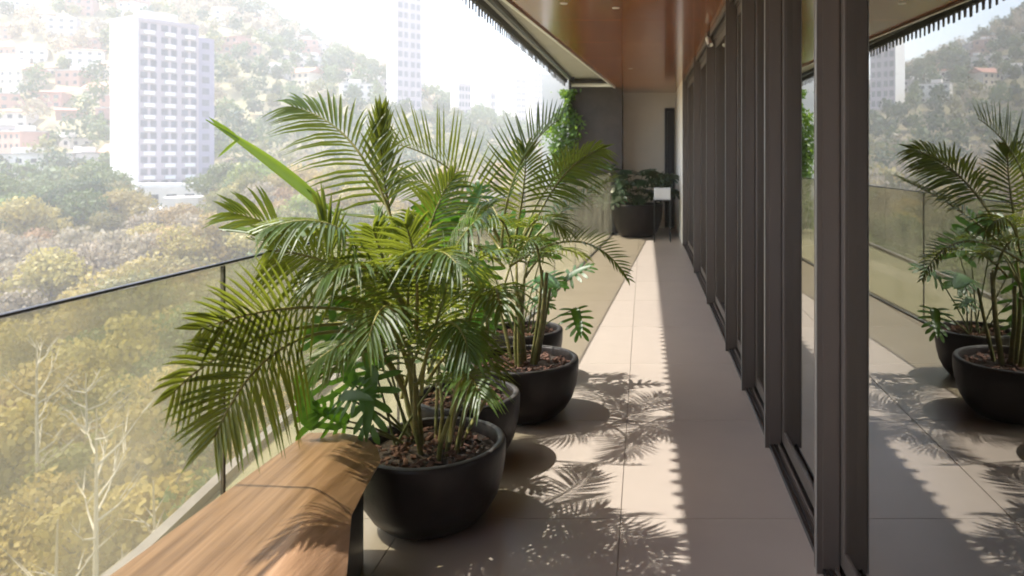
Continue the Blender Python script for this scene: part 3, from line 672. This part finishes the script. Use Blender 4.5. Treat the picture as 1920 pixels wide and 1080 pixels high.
def trunk_mesh(seed, H, W, mname='trunk', r0=.22, bare=False):
    r_ = random.Random(seed); mb = MB(); top = (r_.uniform(-.4,.4), r_.uniform(-.4,.4), H*.86)
    pts = [(0,0,-1.5),(r_.uniform(-.1,.1),r_.uniform(-.1,.1),H*.3),(top[0]*.6,top[1]*.6,H*.6),top]
    mb.tube(pts, [r0*1.3,r0,r0*.7,r0*.2], 7)
    for i in range(7 if not bare else 14):
        f_ = r_.uniform(.35,.8); a = r_.uniform(0,6.28); b = Vector((top[0]*f_*.8, top[1]*f_*.8, H*f_)); ln = W*r_.uniform(.35,.6)*(1.2-f_*.6)
        e = b + Vector((math.cos(a)*ln, math.sin(a)*ln, ln*r_.uniform(.5,1.0)))
        mid = (b+e)/2 + Vector((0,0,-.12*ln)); mb.tube([b, mid, e], [r0*.45,r0*.3,r0*.08], 5)
        if bare:
            for k in range(3):
                a2 = a + r_.uniform(-1,1); p = b.lerp(e, r_.uniform(.5,1)); mb.tube([p, p+Vector((math.cos(a2)*ln*.5, math.sin(a2)*ln*.5, ln*r_.uniform(.2,.6)))], [r0*.2,r0*.05], 4)
    return mb.mesh('trunk', M[mname], smooth=True)
protos = []
spec = [('green',11,8,2600,.30),('dark_green',13,7.5,2800,.28),('olive',10,8,2400,.30),('yellow',10,8.5,2300,.30),('rust',10,8,2200,.30),('lime',9.5,8,2400,.29),('dusty',9,7.5,1500,.30),('yellow',12,7,2200,.28),('green',9,9,2600,.30)]
tlab = {'green':'leafy green','dark_green':'dense dark green','olive':'olive green','yellow':'yellow-leaved','rust':'rust-brown autumn','lime':'bright lime green','dusty':'dusty half-bare'}
for i,(mn,H,W,n,sz) in enumerate(spec):
    protos.append((mn, crown_mesh(100+i,H,W,n,sz,mn), trunk_mesh(200+i,H,W), H, W))
def tree(x, y, pi, s, zone):
    mn, cm, tm_, H, W = protos[pi]
    o = bpy.data.objects.new('tree', None); COL.objects.link(o); o.location = (x, y, gz(x,y)-.3)
    o.rotation_euler.z = random.uniform(0,6.28); o.scale = (s,s,s*random.uniform(.9,1.15))
    sz = 'small ' if s < .88 else 'large ' if s > 1.07 else ''
    tag(o, sz+tlab[mn]+' tree '+zone, 'tree', sz+tlab[mn]+' trees '+zone)
    c = bpy.data.objects.new('crown', cm); COL.objects.link(c); c.parent = o
    t = bpy.data.objects.new('trunk', tm_); COL.objects.link(t); t.parent = o

# buildings -------------------------------------------------------------
def tower(K, u, L, Mw, zb, zt, floors, cols, label, mats=('twr_white','twr_lilac'), recess=None, panel=True, wid=1.6, top=True):
    u = Vector((*u,0)).normalized(); v = Vector((-u.y,u.x,0)); K = Vector((*K,0))       # u: along the window face, v: along the blank face
    t = thing('tower_block', (K.x,K.y,zb), label, 'tower')
    nf = Vector((u.y,-u.x,0))                                                            # window face normal
    def poly(a0,a1,b0,b1): return [tuple((K+u*a+v*b).xy) for a,b in ((a0,b0),(a1,b0),(a1,b1),(a0,b1))]
    L1 = L if not recess else L-recess
    MB().prism(poly(0,L1,0,Mw), zb, zt).build('body', M[mats[1]], t)
    MB().prism(poly(-.35,-.02,-.25,Mw+.2), zb, zt+1.2).build('gable_wall', M[mats[0]], t)
    if recess: MB().prism(poly(L1+.02,L,.9,Mw), zb, zt-2.5).build('wing', M['twr_side'], t)
    if top:
        MB().prism(poly(L1*.25,L1*.75,Mw*.25,Mw*.75), zt+.02, zt+3.2).build('roof_house', M[mats[0]], t)
        MB().prism(poly(.02,L1+.1,-.2,.05), zt-.3, zt+.7).build('parapet', M[mats[1]], t)
    fh = (zt-zb-3)/floors
    wm = None; pm = None
    for f_ in range(floors):
        for c in range(cols):
            for (off, kind) in (((c+.5)/cols,'w'),):
                a = L1*off; z = zb+3+fh*f_
                p = K + u*a + nf*.0
                def quad(a0,a1,z0,z1,d):
                    m_ = MB(); q = [K+u*a0, K+u*a1]
                    pts = [q[0]+nf*d+Vector((0,0,z0)), q[1]+nf*d+Vector((0,0,z0)), q[1]+nf*d+Vector((0,0,z1)), q[0]+nf*d+Vector((0,0,z1))]
                    bk = [w_ - nf*(d+.02) for w_ in pts]
                    return m_.add(pts+bk, [(0,1,2,3),(1,0,4,5),(2,1,5,6),(3,2,6,7),(0,3,7,4)])
                wl = L1/cols
                quad(a-wl*.38, a-wl*.06, z+.9, z+fh*.80, .06).build('window', M['twr_win'], t)
                quad(a+wl*.10, a+wl*.38, z+.9, z+fh*.80, .06).build('window', M['twr_win'], t)
                if panel: quad(a-wl*.24, a+wl*.26, z-.25, z+.72, .55).build('balcony', M['twr_white'], t)
        if recess:
            a0 = L1+recess*.3; zz = zb+3+fh*f_
            if zz+fh < zt-3:
                m_ = MB(); q = [K+u*a0+v*.9, K+u*(L-recess*.3)+v*.9]
                pts = [q[0]+nf*.05+Vector((0,0,zz+.8)), q[1]+nf*.05+Vector((0,0,zz+.8)), q[1]+nf*.05+Vector((0,0,zz+fh*.8)), q[0]+nf*.05+Vector((0,0,zz+fh*.8))]
                m_.add(pts+[w_-nf*.07 for w_ in pts], [(0,1,2,3),(1,0,4,5),(2,1,5,6),(3,2,6,7),(0,3,7,4)]).build('window', M['twr_win'], t)
    return t
tower((-133.6,204), (.5,.85), 21, 13.3, -15, 36.5, 15, 3, 'pale apartment tower with white blank gable and shaded mauve window face', recess=5)
tower((-105.6,330), (.62,.78), 12.5, 6.6, -12, 92, 24, 2, 'very tall slender white tower rising behind the palms', panel=False, mats=('twr_white','twr_lilac'))
tower((-86.5,360), (.6,.8), 7.5, 5, -14, 33, 12, 2, 'short white tower with a grey cap beside the slender tower', panel=False)
tower((-82.5,415), (.6,.8), 3.6, 3, -14, 33, 12, 1, 'thin grey tower in the hazy distance', panel=False)
tower((-77,465), (.6,.8), 8.5, 5, -16, 46, 16, 2, 'hazy pale tower next to the white column', panel=False)
tower((-68,475), (.6,.8), 8, 4.5, -16, 51, 18, 2, 'tallest hazy mauve tower next to the white column', panel=False)
# white podium and annex by the big tower
t = thing('podium_building', (-116,196,-14), 'low white podium with a flat slab roof at the foot of the tower', 'building')
MB().prism([(-127,196),(-108,205),(-111,212),(-130,203)], -18, -7.5).build('wall', M['house_white'], t)
MB().prism([(-130,195),(-103,207.5),(-107,214),(-133,202)], -7.45, -6.6).build('roof', M['house_white'], t)
for q in range(5):
    a_ = Vector((-126+q*3.6,196.45+q*1.7,0)); d_ = Vector((19,9,0)).normalized(); n_ = Vector((9,-19,0)).normalized()*.06
    pts = [a_+n_+Vector((0,0,-11.5)), a_+d_*2.2+n_+Vector((0,0,-11.5)), a_+d_*2.2+n_+Vector((0,0,-9.3)), a_+n_+Vector((0,0,-9.3))]
    MB().add(pts, [(0,1,2,3)]).build('window', M['win'], t)
t = thing('annex_building', (-108,180,-20), 'blocky white annex below the podium beside the tower', 'building')
MB().prism([(-115,176),(-103,180),(-105,187),(-117,183)], -24, -11.5).build('wall', M['house_white'], t)
MB().prism([(-111,178),(-104,180.3),(-105.5,186),(-112.5,183.7)], -11.48, -9).build('roof_room', M['house_white'], t)
for q in range(3):
    a_ = Vector((-113.5+q*3.6,176.5+q*1.2,0)); d_ = Vector((12,4,0)).normalized(); n_ = Vector((4,-12,0)).normalized()*.06
    MB().add([a_+n_+Vector((0,0,-15.5)), a_+d_*1.8+n_+Vector((0,0,-15.5)), a_+d_*1.8+n_+Vector((0,0,-13.6)), a_+n_+Vector((0,0,-13.6))], [(0,1,2,3)]).build('window', M['win'], t)

def house(x, y, w, d, h, rz, wm, kind, label, grp=None):
    z = min(gz(x,y), gz(x-w/2,y-d/2), gz(x+w/2,y-d/2)) - .5; h += .5
    t = thing('house', (x,y,z), label, 'house', grp); t.rotation_euler.z = rz
    ORG[t] = Vector((0,0,0))
    MB().box(-w/2,w/2,-d/2,d/2,-3,h).build('wall', M[wm], t)
    if kind == 'gable':
        rh = w*.22; o_ = .5
        MB().add([(-w/2-o_,-d/2-o_,h-.1),(w/2+o_,-d/2-o_,h-.1),(w/2+o_,d/2+o_,h-.1),(-w/2-o_,d/2+o_,h-.1),(-w/2-o_,0,h+rh),(w/2+o_,0,h+rh)],
            [(0,1,5,4),(2,3,4,5),(0,4,3),(1,2,5),(3,2,1,0)]).build('roof', M['roof_clay'], t)
    elif kind == 'shed':
        MB().add([(-w/2-.4,-d/2-.7,h-.25),(w/2+.4,-d/2-.7,h-.25),(w/2+.4,d/2+.4,h+.9),(-w/2-.4,d/2+.4,h+.9),(-w/2-.4,-d/2-.7,h+.02),(w/2+.4,-d/2-.7,h+.02),(w/2+.4,d/2+.4,h+1.2),(-w/2-.4,d/2+.4,h+1.2)],
            [(0,3,2,1),(4,5,6,7),(0,1,5,4),(1,2,6,5),(2,3,7,6),(3,0,4,7)]).build('roof', M['roof_clay'], t)
    else:
        MB().box(-w/2-.3,w/2+.3,-d/2-.3,d/2+.3,h+.01,h+.35).build('roof', M['roof_grey'], t)
        MB().box(-w*.2,w*.15,-d*.1,d*.3,h+.36,h+2.0).build('water_tank', M['house_white'], t)
    nfl = max(1, int((h-.5)/2.8)); nw = max(2, int(w/3))
    for f_ in range(nfl):
        for k_ in range(nw):
            xx = -w/2 + w*(k_+.5)/nw; z0 = .5+f_*2.8+1.0
            if f_ == 0 and k_ == nw//2: MB().box(xx-.5,xx+.5,-d/2-.04,-d/2+.02,.5,2.6).build('door', M['trunk'], t); continue
            MB().box(xx-.65,xx+.65,-d/2-.05,-d/2+.02,z0,z0+1.2).build('window', M['win'], t)
    for k_ in range(2):
        yy = -d/2 + d*(k_+.5)/2
        MB().box(-w/2-.05,-w/2+.02,yy-.6,yy+.6,1.5,2.7).build('window', M['win'], t)
        MB().box(w/2-.02,w/2+.05,yy-.6,yy+.6,1.5,2.7).build('window', M['win'], t)

blocked = [(-83,362,9),(-81,417,6),(-73,468,9),(-65,478,9),(-101,334,14),(-125,205,22),(-110,182,14),(-127,212,16)]
H_ = random.Random(5); hs_ = []
kinds = [('house_white','flat','white flat-roofed house'),('house_white','shed','white house with a sloping clay roof'),('house_brick','flat','brick-red flat-roofed house'),('house_cream','gable','cream house with a clay gable roof'),('house_grey','flat','grey flat-roofed house'),('house_brick','shed','brick-red house with a sloping clay roof')]
tries = 0
while len(hs_) < 115 and tries < 9000:
    tries += 1
    a = H_.uniform(-.90,-.655) if H_.random() < .86 else H_.uniform(-.56,-.30); y = H_.uniform(222,425); x = a*y
    if a > -.6 and y < 330: continue
    if any((x-p[0])**2+(y-p[1])**2 < 11.0**2 for p in hs_): continue
    if any((x-p[0])**2+(y-p[1])**2 < (p[2]+8)**2 for p in blocked): continue
    hs_.append((x,y)); wm, kd, lb = H_.choice(kinds)
    w_ = H_.uniform(8,13); where = ' terraced into the slope above the tower foot' if a < -.6 else ' among trees on the ridge'
    hh = H_.choice([3.2,6,6,8.6]); lb = {3.2:'single-storey ',6:'two-storey ',8.6:'three-storey '}[hh] + ('wide ' if w_ > 10.8 else '') + lb
    where = (' near the foot of' if y < 275 else ' halfway up' if y < 345 else ' high on') + (' the terraced slope' if a < -.6 else ' the wooded ridge')
    house(x, y, w_, H_.uniform(7,10), hh, H_.uniform(-.5,.7), wm, kd, lb+where, lb+where)
house(-176,222,20,13,9,.5,'house_white','flat','long white hall with a flat roof below the terraced houses')

# trees placed as individuals (largest in view), farther woods as one mass
cand = []
T_ = random.Random(21)
def zone_of(x, y):
    a = x/y
    d = 'at the foot of the valley' if y < 72 else 'on the lower valley slope' if y < 115 else 'halfway up the valley slope' if y < 165 else 'high on the valley slope'
    l = 'below the terraced houses' if a < -.68 else 'facing the pale tower' if a < -.52 else 'between the two tallest towers' if a < -.35 else 'beneath the slender tower'
    return d + ' ' + l
pts_ = []
tr_ = 0
while tr_ < 12000:
    tr_ += 1
    a = T_.uniform(-.93,-.06); y = math.sqrt(T_.uniform(46**2, 450**2)) if T_.random() < .72 else T_.uniform(46,200); x = a*y
    if (x+0)**2 < 0: continue
    dmin = 5.2 if y < 205 else 6.3
    if a < -.62 and y > 225:
        if T_.random() < .62: continue
    if any((x-p[0])**2+(y-p[1])**2 < 7.0**2 for p in hs_): continue
    if any((x-p[0])**2+(y-p[1])**2 < p[2]**2*.9 for p in blocked): continue
    if -.665 < a < -.55 and 148 < y < 203: continue
    if any((x-p[0])**2+(y-p[1])**2 < dmin**2 for p in pts_): continue
    pts_.append((x,y))
pts_.sort(key=lambda p: p[1])
near, far = pts_[:290], pts_[290:]
def pick(x, y):
    n_ = math.sin(x*.06+1)*math.cos(y*.05+.5) + .5*math.sin(x*.021-y*.017) + T_.gauss(0,.45)
    if y < 130: order = [5,0,2,3,7,4,3,6]
    elif y < 215: order = [1,0,8,5,2,3,4,6] if x/y > -.68 or y < 135 else [1,0,8,5,1,0,8,2]
    else: order = [1,1,8,0,2,1,6,6]
    return order[max(0, min(7, int((n_+1.3)/2.6*8)))]
for x, y in near: tree(x, y, pick(x,y), T_.uniform(.75,1.2), zone_of(x,y))
# far woods
wv, wf, wi = [], [], []
fm = ['green','dark_green','olive','dusty','yellow','rust']
rw = np.random.default_rng(3)
for x, y in far:
    mn = protos[pick(x,y)][0]; mi_ = fm.index(mn) if mn in fm else 0
    H = rw.uniform(7,13); W = H*rw.uniform(.35,.5); z0 = gz(x,y)-.5; n = 150
    v = rw.normal(size=(n,3)); v /= np.linalg.norm(v,axis=1,keepdims=True); v *= rw.uniform(.45,1.05,(n,1))
    cz = rw.uniform(-.25,.25,(n,1)); p = np.array([x,y,z0+H*.58]) + v*np.array([W,W,H*.42])*(1-.25*np.abs(np.sin(v[:,:1]*9+cz*5)))
    d = rw.normal(size=(n,3)); d /= np.linalg.norm(d,axis=1,keepdims=True); e = np.cross(d,v); e /= np.linalg.norm(e,axis=1,keepdims=True)+1e-6
    s = rw.uniform(.5,1.0,(n,1)); q = np.stack([p-d*s, p+e*s*.7, p+d*s, p-e*s*.7],1).reshape(-1,3)
    b = len(wv); wv.extend(map(tuple,q)); wf.extend([(b+4*i,b+4*i+1,b+4*i+2,b+4*i+3) for i in range(n)]); wi.extend([mi_]*n)
    wf.append((b,b+1,b+2,b+3)); wi.append(mi_)
g_ = MB(); g_.v, g_.f, g_.mi = wv, wf, wi
o = g_.build('far_woods', [M['fol_'+k] for k in fm], kind='stuff'); tag(o, 'distant mixed woodland covering the upper hillside', 'woodland')
# undergrowth over the near slope
uv, uf, ui = [], [], []
for _ in range(26000):
    y = math.sqrt(rw.uniform(34**2,210**2)); x = rw.uniform(-.95,-.05)*y; z = gz(x,y)
    p = np.array([x,y,z+abs(rw.normal())*.8]); d = rw.normal(size=3); d[2] = abs(d[2]); d /= np.linalg.norm(d); e = np.cross(d, rw.normal(size=3)); e /= np.linalg.norm(e); s = rw.uniform(.3,.8)
    b = len(uv); uv += [tuple(p-d*s), tuple(p+e*s*.6), tuple(p+d*s), tuple(p-e*s*.6)]; uf.append((b,b+1,b+2,b+3)); ui.append(int(rw.integers(0,4)))
g_ = MB(); g_.v, g_.f, g_.mi = uv, uf, ui
o = g_.build('undergrowth', [M['fol_olive'],M['fol_yellow'],M['fol_dusty'],M['fol_green']], kind='stuff'); tag(o, 'tangled dry undergrowth covering the valley slope', 'undergrowth')
# pale bare trees below the balustrade
for (px, py, y, H, sd) in ((178,770,42,20,1),(92,975,36,14,2),(70,640,62,17,3),(300,900,38,16,4),(165,700,70,18,5)):
    p = P(px, py, y); z0 = gz(p.x,p.y)
    o = thing('bare_tree', (p.x,p.y,z0), 'bare pale-trunked tree seen through the tinted balustrade', 'tree', 'bare pale trees below the balcony')
    ORG[o] = Vector((0,0,0)); h_ = max(8, p.z - z0)
    me = trunk_mesh(300+sd, h_/.86, 6, 'pale_trunk', .17, True)
    c = bpy.data.objects.new('trunk', me); COL.objects.link(c); c.parent = o

# ------------------------------------------------------------------ haze over the valley
hm = bpy.data.materials.new('haze_air'); hm.use_nodes = True; n = hm.node_tree.nodes; n.remove(n['Principled BSDF'])
pv = n.new('ShaderNodeVolumePrincipled'); pv.inputs['Density'].default_value = .00105; pv.inputs['Color'].default_value = (1,.985,.96,1); pv.inputs['Anisotropy'].default_value = .0
hm.node_tree.links.new(pv.outputs[0], n['Material Output'].inputs['Volume'])
hb = MB().box(-960, 560, -190, 1540, -75, 150).build('haze', hm, kind='stuff'); tag(hb, 'pale even haze filling the valley air', 'haze')
